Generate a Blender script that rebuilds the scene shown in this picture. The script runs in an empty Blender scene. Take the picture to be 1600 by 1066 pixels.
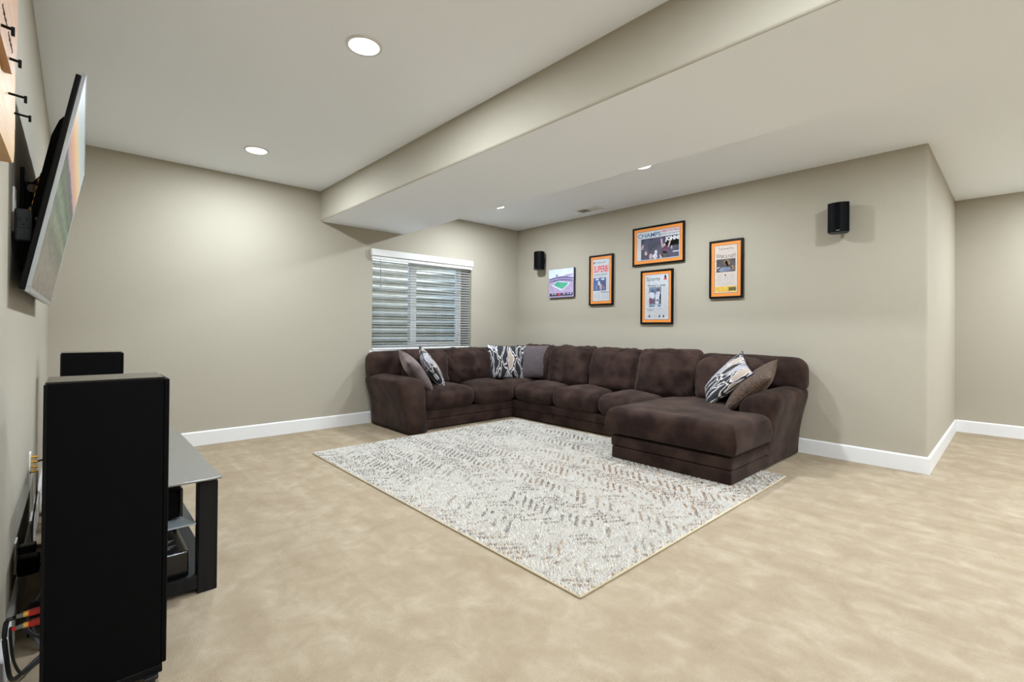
import bpy, bmesh, math, random
from mathutils import Vector, Matrix, noise
random.seed(7)
S = bpy.context.scene
COL = S.collection

# ------------------------------------------------------------------ camera
F_PX, TH, CY, HC, PITCH, ROLL = 742.97, 0.7424, 509.41, 1.1097, 0.0069, 0.008
cam = bpy.data.cameras.new('camera')
cam.sensor_width = 36.0
cam.lens = F_PX / 1600 * 36
cam.shift_y = -(533 - CY) / 1600
cam.clip_start = 0.02
cob = bpy.data.objects.new('camera', cam)
COL.objects.link(cob)
fwd = Vector((math.sin(TH) * math.cos(PITCH), math.cos(TH) * math.cos(PITCH), math.sin(PITCH)))
rgt = Vector((math.cos(TH), -math.sin(TH), 0))
upv = rgt.cross(fwd)
r2 = rgt * math.cos(ROLL) + upv * math.sin(ROLL)
u2 = upv * math.cos(ROLL) - rgt * math.sin(ROLL)
M4 = Matrix((r2, u2, -fwd)).transposed().to_4x4()
M4.translation = (0, 0, HC)
cob.matrix_world = M4
S.camera = cob

# ------------------------------------------------------------------ world, exposure
w = bpy.data.worlds.new('sky'); S.world = w; w.use_nodes = True
nt = w.node_tree
bg = nt.nodes['Background']
sky = nt.nodes.new('ShaderNodeTexSky')
sky.sky_type = 'NISHITA'; sky.sun_disc = False
sky.sun_elevation = math.radians(50); sky.sun_rotation = math.radians(200)
nt.links.new(sky.outputs[0], bg.inputs[0])
bg.inputs[1].default_value = 2.1
S.view_settings.view_transform = 'Standard'
S.view_settings.look = 'None'
S.view_settings.exposure = 0.0
S.view_settings.gamma = 1.0
S.view_settings.use_curve_mapping = False
LAMP_W = 43.5          # watts of each ceiling downlight
LAMP_COL = (0.835, 0.922, 1.0)
S.cycles.max_bounces = 12
S.cycles.diffuse_bounces = 8
S.cycles.transparent_max_bounces = 32
S.cycles.sample_clamp_indirect = 6.0
S.cycles.caustics_reflective = False
S.cycles.caustics_refractive = False

# ------------------------------------------------------------------ dimensions
H = 2.6
XT, YW, XB1, ZB, XB2, XP, YE, XR, YE2 = -0.161, 5.251, 1.956, 2.272, 2.983, 4.924, 0.543, 7.323, 0.575
YBACK = -4.5

# ------------------------------------------------------------------ material helpers
def lin(c):
    return tuple(((v / 255) / 12.92 if v / 255 <= 0.04045 else ((v / 255 + 0.055) / 1.055) ** 2.4) for v in c)

def mat(name, col, rough=0.6, metal=0.0, spec=0.5, col2=None, nscale=8.0, ndetail=4.0, stretch=(1, 1, 1), bump=0.0, bscale=100.0,
        bdist=0.01, sheen=0.0, emit=0.0, coat=0.0, lo=0.35, hi=0.65, obj_coords=True):
    m = bpy.data.materials.new(name); m.use_nodes = True
    t = m.node_tree; N = t.nodes; L = t.links
    p = N['Principled BSDF']
    p.inputs['Base Color'].default_value = (*col, 1)
    p.inputs['Roughness'].default_value = rough
    p.inputs['Metallic'].default_value = metal
    p.inputs['Specular IOR Level'].default_value = spec
    if sheen:
        p.inputs['Sheen Weight'].default_value = sheen
        p.inputs['Sheen Roughness'].default_value = 0.45
        p.inputs['Sheen Tint'].default_value = (1, 0.85, 0.75, 1)
    if coat:
        p.inputs['Coat Weight'].default_value = coat
        p.inputs['Coat Roughness'].default_value = 0.05
    tc = N.new('ShaderNodeTexCoord')
    src = tc.outputs['Object' if obj_coords else 'UV']
    if col2 is not None:
        mp = N.new('ShaderNodeMapping'); mp.inputs['Scale'].default_value = stretch
        L.new(src, mp.inputs[0])
        n = N.new('ShaderNodeTexNoise'); n.inputs['Scale'].default_value = nscale; n.inputs['Detail'].default_value = ndetail
        L.new(mp.outputs[0], n.inputs['Vector'])
        r = N.new('ShaderNodeValToRGB')
        r.color_ramp.elements[0].position = lo; r.color_ramp.elements[0].color = (*col, 1)
        r.color_ramp.elements[1].position = hi; r.color_ramp.elements[1].color = (*col2, 1)
        L.new(n.outputs[0], r.inputs[0]); L.new(r.outputs[0], p.inputs['Base Color'])
    if bump:
        n2 = N.new('ShaderNodeTexNoise'); n2.inputs['Scale'].default_value = bscale; n2.inputs['Detail'].default_value = 3
        L.new(src, n2.inputs['Vector'])
        b = N.new('ShaderNodeBump'); b.inputs['Strength'].default_value = bump; b.inputs['Distance'].default_value = bdist
        L.new(n2.outputs[0], b.inputs['Height']); L.new(b.outputs[0], p.inputs['Normal'])
    if emit:
        p.inputs['Emission Color'].default_value = (*col, 1); p.inputs['Emission Strength'].default_value = emit
    return m

def clear_pane(name, tint=(1, 1, 1), gloss=0.08):
    m = bpy.data.materials.new(name); m.use_nodes = True
    t = m.node_tree; N = t.nodes; L = t.links
    N.remove(N['Principled BSDF']); out = N['Material Output']
    tr = N.new('ShaderNodeBsdfTransparent'); tr.inputs[0].default_value = (*tint, 1)
    gl = N.new('ShaderNodeBsdfGlossy'); gl.inputs['Roughness'].default_value = 0.03
    lw = N.new('ShaderNodeLayerWeight'); lw.inputs[0].default_value = 0.5
    pw = N.new('ShaderNodeMath'); pw.operation = 'POWER'; pw.inputs[1].default_value = 5.0
    L.new(lw.outputs['Facing'], pw.inputs[0])
    fr = N.new('ShaderNodeMath'); fr.operation = 'MULTIPLY_ADD'; fr.inputs[1].default_value = 0.9; fr.inputs[2].default_value = 0.035
    L.new(pw.outputs[0], fr.inputs[0])
    mx = N.new('ShaderNodeMixShader')
    L.new(fr.outputs[0], mx.inputs[0]); L.new(tr.outputs[0], mx.inputs[1]); L.new(gl.outputs[0], mx.inputs[2])
    L.new(mx.outputs[0], out.inputs[0])
    return m

M = {}
M['wall'] = mat('wall_paint', lin((169, 162, 147)), 0.75, spec=0.25, bump=0.25, bscale=130, bdist=0.004)
M['ceil'] = mat('ceiling_paint', lin((241, 246, 253)), 0.85, spec=0.2, bump=0.3, bscale=70, bdist=0.004)
M['white'] = mat('white_trim', lin((222, 221, 221)), 0.4, spec=0.4)
M['vinyl'] = mat('window_vinyl', lin((246, 246, 244)), 0.4)
M['blind'] = mat('blind_white', lin((216, 216, 213)), 0.45)
M['black'] = mat('black_satin', (0.003, 0.003, 0.0035), 0.4, spec=0.15)
M['blackgloss'] = mat('black_gloss', (0.004, 0.004, 0.005), 0.08, spec=0.6)
M['blackmatte'] = mat('black_matte', (0.0025, 0.0025, 0.003), 0.5, spec=0.06)
M['stand'] = mat('black_wood_grain', (0.005, 0.005, 0.0055), 0.5, spec=0.2, col2=(0.011, 0.011, 0.012), nscale=30, stretch=(1, 1, .1))
M['rubber'] = mat('cable_rubber', (0.012, 0.012, 0.013), 0.5)
M['silver'] = mat('brushed_silver', (0.55, 0.6, 0.66), 0.3, metal=1.0)
M['chrome'] = mat('chrome', (0.8, 0.8, 0.82), 0.12, metal=1.0)
M['gold'] = mat('gold_plug', (0.9, 0.55, 0.12), 0.25, metal=0.9)
M['red'] = mat('red_plastic', (0.75, 0.02, 0.01), 0.3)
M['grey'] = mat('charcoal_plastic', (0.018, 0.023, 0.025), 0.45, spec=0.3)
M['greywire'] = mat('grey_cable', (0.2, 0.2, 0.2), 0.5)
M['plate'] = mat('ivory_plate', lin((235, 233, 226)), 0.4)
M['velvet'] = mat('brown_microfibre', lin((40, 29, 26)), 0.95, spec=0.08, col2=lin((66, 50, 44)), nscale=5, ndetail=6, sheen=0.08, bump=0.15,
                  bscale=14, bdist=0.02, lo=0.4, hi=0.72)
M['glass_pane'] = clear_pane('window_glass', (0.93, 0.97, 0.96))
M['pic_glass'] = clear_pane('picture_glass')
M['galv'] = mat('galvanised_steel', lin((206, 200, 184)), 0.5, metal=0.15, col2=lin((180, 174, 156)), nscale=9, lo=.3, hi=.75)
M['gravel'] = mat('gravel', lin((140, 132, 120)), 0.9, col2=lin((90, 86, 80)), nscale=60, bump=1, bscale=60, bdist=.03)
M['topglass'] = mat('grey_glass', (0.175, 0.17, 0.16), 0.16, spec=0.7)
M['shelfglass'] = mat('pale_glass', (0.32, 0.35, 0.37), 0.08, spec=0.7)
M['wood_light'] = mat('honey_pine', lin((206, 168, 112)), 0.45, col2=lin((184, 138, 84)), nscale=7, stretch=(3, .6, 6), lo=.35, hi=.7)
M['wood_dark'] = mat('reddish_pine', lin((188, 150, 118)), 0.45, col2=lin((168, 124, 90)), nscale=7, stretch=(3, .6, 6), lo=.35, hi=.7)
M['ink'] = mat('dark_ink', (0.02, 0.015, 0.012), 0.7)
M['orange'] = mat('orange_mat_board', lin((240, 144, 48)), 0.6)
M['paper'] = mat('newsprint', lin((206, 209, 214)), 0.7, col2=lin((192, 196, 203)), nscale=40)
M['paper_pink'] = mat('aged_newsprint', lin((214, 199, 188)), 0.7, col2=lin((203, 188, 178)), nscale=40)
M['txtgrey'] = mat('column_text', lin((168, 166, 168)), 0.7, col2=lin((196, 196, 198)), nscale=160)
M['txtink'] = mat('headline_ink', lin((38, 40, 50)), 0.7)
M['txtred'] = mat('headline_red', lin((222, 45, 62)), 0.7)
M['txtpink'] = mat('headline_crimson', lin((190, 20, 60)), 0.7)
M['txtblue'] = mat('headline_blue', lin((60, 100, 140)), 0.7)
M['txtwhite'] = mat('headline_white', lin((235, 235, 238)), 0.7)
M['ph_navy'] = mat('photo_navy', lin((44, 46, 66)), 0.7, col2=lin((74, 72, 96)), nscale=14)
M['ph_blue'] = mat('photo_blue', lin((50, 92, 150)), 0.7, col2=lin((70, 70, 108)), nscale=10)
M['ph_dark'] = mat('photo_dark', lin((50, 48, 50)), 0.7, col2=lin((84, 80, 80)), nscale=14)
M['ph_grey'] = mat('photo_grey', lin((130, 140, 160)), 0.7, col2=lin((84, 92, 120)), nscale=18)
M['ph_skin'] = mat('photo_pale', lin((206, 182, 182)), 0.7, col2=lin((170, 140, 146)), nscale=30)
M['ph_tan'] = mat('photo_tan', lin((176, 140, 110)), 0.7, col2=lin((110, 84, 70)), nscale=40)
M['ph_white'] = mat('photo_white', lin((214, 214, 224)), 0.7, col2=lin((176, 180, 200)), nscale=30)
M['ph_red'] = mat('photo_red', lin((130, 45, 75)), 0.7, col2=lin((84, 44, 80)), nscale=20)
M['yellow'] = mat('advert_yellow', lin((226, 196, 70)), 0.7, col2=lin((214, 160, 60)), nscale=30)
M['olive'] = mat('advert_olive', lin((86, 84, 34)), 0.7)
M['sky_print'] = mat('print_sky', lin((186, 198, 226)), 0.7, col2=lin((206, 214, 236)), nscale=6)
M['crowd'] = mat('print_crowd', lin((180, 164, 196)), 0.7, col2=lin((152, 136, 170)), nscale=70)
M['stand_print'] = mat('print_stand', lin((72, 68, 110)), 0.7, col2=lin((110, 104, 150)), nscale=50)
M['field'] = mat('print_field', lin((54, 150, 118)), 0.7, col2=lin((70, 168, 130)), nscale=10)
M['canvas_edge'] = mat('canvas_edge', lin((60, 52, 66)), 0.7)
M['led'] = mat('lamp_lens', (1.0, 0.98, 0.95), 0.5, emit=9.0)
M['slot'] = mat('vent_dark', lin((120, 118, 112)), 0.8)
M['foot'] = mat('foot_metal', (0.05, 0.05, 0.055), 0.25, metal=0.8)

# pillow fabrics
def pattern_fabric():
    m = bpy.data.materials.new('loop_pattern_fabric'); m.use_nodes = True
    t = m.node_tree; N = t.nodes; L = t.links; p = N['Principled BSDF']; p.inputs['Roughness'].default_value = 0.8
    tc = N.new('ShaderNodeTexCoord'); mp = N.new('ShaderNodeMapping')
    mp.inputs['Scale'].default_value = (6.2, 2.0, 1); mp.inputs['Rotation'].default_value = (0, 0, 0.18)
    L.new(tc.outputs['UV'], mp.inputs[0])
    nz = N.new('ShaderNodeTexNoise'); nz.inputs['Scale'].default_value = 1.4
    L.new(mp.outputs[0], nz.inputs['Vector'])
    ad = N.new('ShaderNodeMixRGB'); ad.blend_type = 'ADD'; ad.inputs[0].default_value = 0.9
    L.new(mp.outputs[0], ad.inputs[1]); L.new(nz.outputs['Color'], ad.inputs[2])
    v1 = N.new('ShaderNodeTexVoronoi'); v1.voronoi_dimensions = '2D'; v1.inputs['Scale'].default_value = 1.0
    v2 = N.new('ShaderNodeTexVoronoi'); v2.voronoi_dimensions = '2D'; v2.feature = 'DISTANCE_TO_EDGE'; v2.inputs['Scale'].default_value = 1.0
    L.new(ad.outputs[0], v1.inputs['Vector']); L.new(ad.outputs[0], v2.inputs['Vector'])
    sp = N.new('ShaderNodeSeparateColor'); L.new(v1.outputs['Color'], sp.inputs[0])
    cr = N.new('ShaderNodeValToRGB'); cr.color_ramp.interpolation = 'CONSTANT'
    e = cr.color_ramp.elements
    e[0].position = 0; e[0].color = (*lin((26, 26, 32)), 1)
    e[1].position = 0.45; e[1].color = (*lin((150, 150, 160)), 1)
    k = e.new(0.66); k.color = (*lin((168, 150, 136)), 1)
    k = e.new(0.84); k.color = (*lin((24, 24, 30)), 1)
    L.new(sp.outputs[0], cr.inputs[0])
    er = N.new('ShaderNodeValToRGB')
    q = er.color_ramp.elements
    q[0].position = 0.05; q[0].color = (0, 0, 0, 1); q[1].position = 0.07; q[1].color = (1, 1, 1, 1)
    k = q.new(0.13); k.color = (1, 1, 1, 1); k = q.new(0.15); k.color = (0, 0, 0, 1)
    L.new(v2.outputs['Distance'], er.inputs[0])
    mx = N.new('ShaderNodeMixRGB'); mx.inputs[2].default_value = (*lin((205, 200, 200)), 1)
    L.new(er.outputs[0], mx.inputs[0]); L.new(cr.outputs[0], mx.inputs[1])
    dk = N.new('ShaderNodeMath'); dk.operation = 'LESS_THAN'; dk.inputs[1].default_value = 0.05
    L.new(v2.outputs['Distance'], dk.inputs[0])
    m2 = N.new('ShaderNodeMixRGB'); m2.inputs[2].default_value = (*lin((22, 22, 28)), 1)
    L.new(dk.outputs[0], m2.inputs[0]); L.new(mx.outputs[0], m2.inputs[1])
    L.new(m2.outputs[0], p.inputs['Base Color'])
    return m
M['pattern'] = pattern_fabric()
M['pillow_grey'] = mat('mauve_grey_fabric', lin((86, 74, 76)), 0.75, col2=lin((56, 49, 55)), nscale=7, stretch=(1, 9, 1), sheen=.3, lo=.35, hi=.7, obj_coords=False)
M['pillow_taupe'] = mat('taupe_satin_fabric', lin((104, 88, 86)), 0.5, col2=lin((64, 54, 56)), nscale=3, stretch=(2, 2, 1), sheen=.3, lo=.35, hi=.7, obj_coords=False)
M['pillow_brown'] = mat('brown_chenille_fabric', lin((92, 69, 52)), 0.85, col2=lin((44, 33, 27)), nscale=26, sheen=.06, lo=.35, hi=.65, obj_coords=False)

def carpet_mat():
    m = bpy.data.materials.new('beige_carpet'); m.use_nodes = True
    t = m.node_tree; N = t.nodes; L = t.links; p = N['Principled BSDF']; p.inputs['Roughness'].default_value = 0.95
    p.inputs['Specular IOR Level'].default_value = 0.1
    tc = N.new('ShaderNodeTexCoord')
    def nz(scale, detail, st, rot=0.0):
        mp = N.new('ShaderNodeMapping'); mp.inputs['Scale'].default_value = st; mp.inputs['Rotation'].default_value = (0, 0, rot)
        L.new(tc.outputs['Object'], mp.inputs[0])
        n = N.new('ShaderNodeTexNoise'); n.inputs['Scale'].default_value = scale; n.inputs['Detail'].default_value = detail
        n.inputs['Distortion'].default_value = 0.5
        L.new(mp.outputs[0], n.inputs['Vector']); return n
    a = nz(1.9, 7, (1, 1, 1)); b = nz(4.5, 6, (1, .6, 1), 0.75); c = nz(330, 3, (1, 1, 1))
    d_ = nz(7.5, 8, (1, 1, 1)); s1 = nz(5, 5, (1.6, .22, 1), 0.35); s2 = nz(4, 5, (1.5, .2, 1), -0.9)
    for q_ in (a, b, d_): q_.inputs['Roughness'].default_value = 0.62
    mix0 = N.new('ShaderNodeMixRGB'); mix0.inputs[0].default_value = 0.5
    L.new(a.outputs[0], mix0.inputs[1]); L.new(b.outputs[0], mix0.inputs[2])
    mixd = N.new('ShaderNodeMixRGB'); mixd.inputs[0].default_value = 0.5
    L.new(mix0.outputs[0], mixd.inputs[1]); L.new(d_.outputs[0], mixd.inputs[2])
    ms = N.new('ShaderNodeMixRGB'); ms.blend_type = 'LIGHTEN'; ms.inputs[0].default_value = 1
    L.new(s1.outputs[0], ms.inputs[1]); L.new(s2.outputs[0], ms.inputs[2])
    mix = N.new('ShaderNodeMixRGB'); mix.inputs[0].default_value = 0.25
    L.new(mixd.outputs[0], mix.inputs[1]); L.new(ms.outputs[0], mix.inputs[2])
    r = N.new('ShaderNodeValToRGB'); e = r.color_ramp.elements
    e[0].position = 0.37; e[0].color = (*lin((153, 136, 113)), 1)
    e[1].position = 0.65; e[1].color = (*lin((186, 172, 151)), 1)
    k = e.new(0.51); k.color = (*lin((168, 152, 129)), 1)
    L.new(mix.outputs[0], r.inputs[0])
    m2 = N.new('ShaderNodeMixRGB'); m2.blend_type = 'MULTIPLY'; m2.inputs[0].default_value = 0.45
    L.new(r.outputs[0], m2.inputs[1])
    r2_ = N.new('ShaderNodeValToRGB'); r2_.color_ramp.elements[0].position = .3; r2_.color_ramp.elements[1].position = .65
    r2_.color_ramp.elements[0].color = (.62, .6, .57, 1)
    L.new(c.outputs[0], r2_.inputs[0]); L.new(r2_.outputs[0], m2.inputs[2])
    L.new(m2.outputs[0], p.inputs['Base Color'])
    bp_ = N.new('ShaderNodeBump'); bp_.inputs['Strength'].default_value = 0.7; bp_.inputs['Distance'].default_value = 0.006
    L.new(c.outputs[0], bp_.inputs['Height']); L.new(bp_.outputs[0], p.inputs['Normal'])
    return m
M['carpet'] = carpet_mat()

def rug_mat():
    m = bpy.data.materials.new('rug_wool'); m.use_nodes = True
    t = m.node_tree; p = t.nodes['Principled BSDF']; p.inputs['Roughness'].default_value = 0.95
    p.inputs['Specular IOR Level'].default_value = 0.05
    a = t.nodes.new('ShaderNodeAttribute'); a.attribute_name = 'yarn'
    t.links.new(a.outputs['Color'], p.inputs['Base Color'])
    return m
M['rug'] = rug_mat()
M['rug_edge'] = mat('rug_binding', lin((196, 182, 154)), 0.9)

def screen_mat():
    m = bpy.data.materials.new('tv_picture'); m.use_nodes = True
    t = m.node_tree; N = t.nodes; L = t.links; p = N['Principled BSDF']
    p.inputs['Base Color'].default_value = (0.01, 0.01, 0.01, 1); p.inputs['Roughness'].default_value = 0.35; p.inputs['Specular IOR Level'].default_value = 0.08
    tc = N.new('ShaderNodeTexCoord'); sx = N.new('ShaderNodeSeparateXYZ'); L.new(tc.outputs['Object'], sx.inputs[0])
    mp = N.new('ShaderNodeMapping'); mp.inputs['Scale'].default_value = (1, 1.3, 5); L.new(tc.outputs['Object'], mp.inputs[0])
    n = N.new('ShaderNodeTexNoise'); n.inputs['Scale'].default_value = 6; n.inputs['Detail'].default_value = 6
    L.new(mp.outputs[0], n.inputs['Vector'])
    ma = N.new('ShaderNodeMath'); ma.operation = 'MULTIPLY_ADD'; ma.inputs[1].default_value = 0.05
    L.new(n.outputs[0], ma.inputs[0]); L.new(sx.outputs['Z'], ma.inputs[2])
    dv = N.new('ShaderNodeMath'); dv.operation = 'DIVIDE'; dv.inputs[1].default_value = 0.80; L.new(ma.outputs[0], dv.inputs[0])
    r = N.new('ShaderNodeValToRGB'); e = r.color_ramp.elements
    e[0].position = 0.0; e[0].color = (*lin((116, 108, 96)), 1)
    e[1].position = 1.0; e[1].color = (*lin((176, 196, 200)), 1)
    for pos, c in ((.2, (128, 122, 108)), (.34, (96, 100, 84)), (.40, (124, 132, 108)), (.45, (76, 94, 78)), (.5, (112, 132, 106)), (.55, (66, 84, 66)),
                   (.6, (92, 106, 80)), (.63, (70, 78, 78)), (.66, (84, 88, 100)), (.68, (190, 150, 146)), (.74, (214, 166, 146)), (.79, (238, 190, 122)), (.84, (214, 204, 180)), (.9, (186, 200, 198))):
        k = e.new(pos); k.color = (*lin(c), 1)
    L.new(dv.outputs[0], r.inputs[0])
    n2 = N.new('ShaderNodeTexNoise'); n2.inputs['Scale'].default_value = 26; n2.inputs['Detail'].default_value = 5
    L.new(tc.outputs['Object'], n2.inputs['Vector'])
    mr = N.new('ShaderNodeMapRange'); mr.inputs['To Min'].default_value = .5; mr.inputs['To Max'].default_value = 1.45
    mr.inputs['From Min'].default_value = .3; mr.inputs['From Max'].default_value = .7
    L.new(n2.outputs[0], mr.inputs[0])
    mm = N.new('ShaderNodeMixRGB'); mm.blend_type = 'MULTIPLY'; mm.inputs[0].default_value = 1
    gt = N.new('ShaderNodeMath'); gt.operation = 'LESS_THAN'; gt.inputs[1].default_value = .64; L.new(dv.outputs[0], gt.inputs[0])
    L.new(gt.outputs[0], mm.inputs[0])
    L.new(r.outputs[0], mm.inputs[1]); L.new(mr.outputs[0], mm.inputs[2])
    L.new(mm.outputs[0], p.inputs['Emission Color']); p.inputs['Emission Strength'].default_value = 0.8
    return m
M['screen'] = screen_mat()

# ------------------------------------------------------------------ object helpers
def link(name, me, m=None, parent=None, smooth=False):
    o = bpy.data.objects.new(name, me); COL.objects.link(o)
    if m is not None:
        ms = m if isinstance(m, (list, tuple)) else [m]
        for q in ms: me.materials.append(q)
    if parent is not None: o.parent = parent
    if smooth:
        for p in me.polygons: p.use_smooth = True
    return o

def obj(name, bm, m, parent=None, smooth=False):
    me = bpy.data.meshes.new(name)
    bmesh.ops.recalc_face_normals(bm, faces=bm.faces)
    bm.to_mesh(me); bm.free()
    return link(name, me, m, parent, smooth)

def tag(o, label, cat, group=None):
    o['label'] = label; o['category'] = cat
    if group: o['group'] = group
    return o

def struct(o, label=None):
    o['kind'] = 'structure'
    if label: o['label'] = label
    return o

def thing(name, label, cat, loc=(0, 0, 0), group=None, mtx=None):
    o = bpy.data.objects.new(name, None); COL.objects.link(o)
    o.empty_display_size = 0.1
    if mtx is not None: o.matrix_world = mtx
    else: o.location = loc
    return tag(o, label, cat, group)

def bx(bm, x0, x1, y0, y1, z0, z1, bev=0.0, seg=2):
    r = bmesh.ops.create_cube(bm, size=1.0)
    vs = r['verts']
    for v in vs:
        v.co = Vector((x0 + (v.co.x + .5) * (x1 - x0), y0 + (v.co.y + .5) * (y1 - y0), z0 + (v.co.z + .5) * (z1 - z0)))
    if bev:
        es = list({e for v in vs for e in v.link_edges})
        bmesh.ops.bevel(bm, geom=es, offset=bev, segments=seg, profile=0.5, affect='EDGES')
    return bm

def box(x0, x1, y0, y1, z0, z1, bev=0.0, seg=2):
    return bx(bmesh.new(), x0, x1, y0, y1, z0, z1, bev, seg)

def prism(bm, pts, a, b, axis='z'):
    """extrude a 2D polygon; axis z: pts=(x,y); axis y: pts=(x,z); axis x: pts=(y,z)"""
    def P(p, h):
        return Vector((p[0], p[1], h)) if axis == 'z' else Vector((p[0], h, p[1])) if axis == 'y' else Vector((h, p[0], p[1]))
    lo = [bm.verts.new(P(p, a)) for p in pts]; hi = [bm.verts.new(P(p, b)) for p in pts]
    n = len(pts)
    bm.faces.new(lo); bm.faces.new(list(reversed(hi)))
    for i in range(n): bm.faces.new((lo[i], lo[(i + 1) % n], hi[(i + 1) % n], hi[i]))
    return bm

def bevel_all(bm, w, seg=2, ang=0.5):
    es = [e for e in bm.edges if e.is_manifold and e.calc_face_angle(0) > ang]
    bmesh.ops.bevel(bm, geom=es, offset=w, segments=seg, profile=0.5, affect='EDGES')
    return bm

def smooth_path(pts, n=6):
    pts = [Vector(p) for p in pts]; out = []
    P = [pts[0] * 2 - pts[1]] + pts + [pts[-1] * 2 - pts[-2]]
    for i in range(1, len(P) - 2):
        for k in range(n):
            t = k / n; a, b, c, d = P[i - 1], P[i], P[i + 1], P[i + 2]
            out.append(0.5 * ((2 * b) + (c - a) * t + (2 * a - 5 * b + 4 * c - d) * t * t + (3 * b - a - 3 * c + d) * t ** 3))
    out.append(pts[-1]); return out

def tube(bm, pts, r, sides=8):
    pts = [Vector(p) for p in pts]; rings = []
    for i, p in enumerate(pts):
        t = (pts[min(i + 1, len(pts) - 1)] - pts[max(i - 1, 0)]).normalized()
        ref = Vector((0, 0, 1)) if abs(t.z) < .9 else Vector((1, 0, 0))
        a = t.cross(ref).normalized(); b = t.cross(a)
        rings.append([bm.verts.new(p + a * r * math.cos(2 * math.pi * k / sides) + b * r * math.sin(2 * math.pi * k / sides)) for k in range(sides)])
    for A, B in zip(rings, rings[1:]):
        for k in range(sides): bm.faces.new((A[k], A[(k + 1) % sides], B[(k + 1) % sides], B[k]))
    bm.faces.new(rings[0]); bm.faces.new(list(reversed(rings[-1])))
    return bm

def cyl(bm, c0, c1, r0, r1=None, sides=16):
    r1 = r0 if r1 is None else r1
    c0, c1 = Vector(c0), Vector(c1); t = (c1 - c0).normalized()
    ref = Vector((0, 0, 1)) if abs(t.z) < .9 else Vector((1, 0, 0))
    a = t.cross(ref).normalized(); b = t.cross(a)
    A = [bm.verts.new(c0 + (a * math.cos(2 * math.pi * k / sides) + b * math.sin(2 * math.pi * k / sides)) * r0) for k in range(sides)]
    B = [bm.verts.new(c1 + (a * math.cos(2 * math.pi * k / sides) + b * math.sin(2 * math.pi * k / sides)) * r1) for k in range(sides)]
    for k in range(sides): bm.faces.new((A[k], A[(k + 1) % sides], B[(k + 1) % sides], B[k]))
    bm.faces.new(A); bm.faces.new(list(reversed(B)))
    return bm

def ring(bm, c, r0, r1, z0, z1, sides=40):
    vs = []
    for k in range(sides):
        a = 2 * math.pi * k / sides; ca, sa = math.cos(a), math.sin(a)
        vs.append([bm.verts.new((c[0] + ca * r, c[1] + sa * r, z)) for r, z in ((r0, z1), (r1, z1), (r1 * .985, z0), (r0, z0))])
    for k in range(sides):
        A, B = vs[k], vs[(k + 1) % sides]
        for j in range(4): bm.faces.new((A[j], A[(j + 1) % 4], B[(j + 1) % 4], B[j]))
    return bm

def cushion(x0, x1, y0, y1, z0, z1, r=0.05, bulge=(0.02, 0.02, 0.03), n=16, wrinkle=0.006, wscale=5.0, seed=0.0, shear=(0, 0), sag=0.0):
    """soft rounded block, bulging faces and shallow wrinkles; shear = x,y offset per metre of height"""
    bm = bmesh.new()
    h = Vector(((x1 - x0) / 2, (y1 - y0) / 2, (z1 - z0) / 2)); c = Vector(((x0 + x1) / 2, (y0 + y1) / 2, (z0 + z1) / 2))
    r = min(r, h.x * .98, h.y * .98, h.z * .98)
    g = [math.sin((2 * i / n - 1) * math.pi / 2 * .92) / math.sin(math.pi / 2 * .92) for i in range(n + 1)]
    cache = {}
    def vert(a, b, d):
        key = (round(a, 5), round(b, 5), round(d, 5))
        if key in cache: return cache[key]
        p = Vector((a * h.x, b * h.y, d * h.z))
        q = Vector([max(-(h[i] - r), min(h[i] - r, p[i])) for i in range(3)])
        dv = p - q
        nn = dv.normalized() if dv.length > 1e-9 else Vector((0, 0, 1))
        pos = q + nn * r
        pos.x += nn.x * bulge[0] * (1 - b * b) * (1 - d * d)
        pos.y += nn.y * bulge[1] * (1 - a * a) * (1 - d * d)
        pos.z += nn.z * bulge[2] * (1 - a * a) * (1 - b * b)
        if sag and d > 0: pos.z -= sag * (abs(a) ** 4 + abs(b) ** 4) * .5
        wp = (pos + c) * wscale + Vector((seed, seed * 1.7, seed * .3))
        if wrinkle > .012:
            wq = Vector((wp.x * 1.5 + wp.z * .9, wp.y * 1.5 - wp.z * .7, wp.z * .55))
            pos -= nn * wrinkle * 1.1 * max(0, .22 - abs(noise.noise(wq))) * 2.2
        pos += nn * wrinkle * (noise.noise(wp) + .6 * noise.noise(Vector((wp.x * 2.3, wp.y * 2.3, wp.z * 1.1))))
        pos.x += shear[0] * pos.z; pos.y += shear[1] * pos.z
        cache[key] = bm.verts.new(pos + c)
        return cache[key]
    for ax in range(3):
        for s in (-1, 1):
            for i in range(n):
                for j in range(n):
                    f = []
                    for (ii, jj) in ((i, j), (i + 1, j), (i + 1, j + 1), (i, j + 1)):
                        co = [0, 0, 0]; co[ax] = s; co[(ax + 1) % 3] = g[ii]; co[(ax + 2) % 3] = g[jj]
                        f.append(vert(*co))
                    bm.faces.new(f)
    return bm

def mesh_text(body, w, h, x, y, z, name, m, parent, depth=0.0004, shear=0.0, align='LEFT', weight=0.0):
    cu = bpy.data.curves.new(name, 'FONT'); cu.body = body; cu.extrude = 0.0; cu.shear = shear; cu.resolution_u = 3
    cu.offset = weight
    t = bpy.data.objects.new('tmp_text', cu); COL.objects.link(t)
    dg = bpy.context.evaluated_depsgraph_get()
    me = bpy.data.meshes.new_from_object(t.evaluated_get(dg))
    bpy.data.objects.remove(t)
    xs = [v.co.x for v in me.vertices]; ys = [v.co.y for v in me.vertices]
    sx = w / (max(xs) - min(xs)); sy = h / (max(ys) - min(ys))
    for v in me.vertices:
        v.co = Vector((x + (v.co.x - min(xs)) * sx, y + (v.co.y - min(ys)) * sy, z))
    me.name = name
    me.materials.clear()
    return link(name, me, m, parent)

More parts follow.
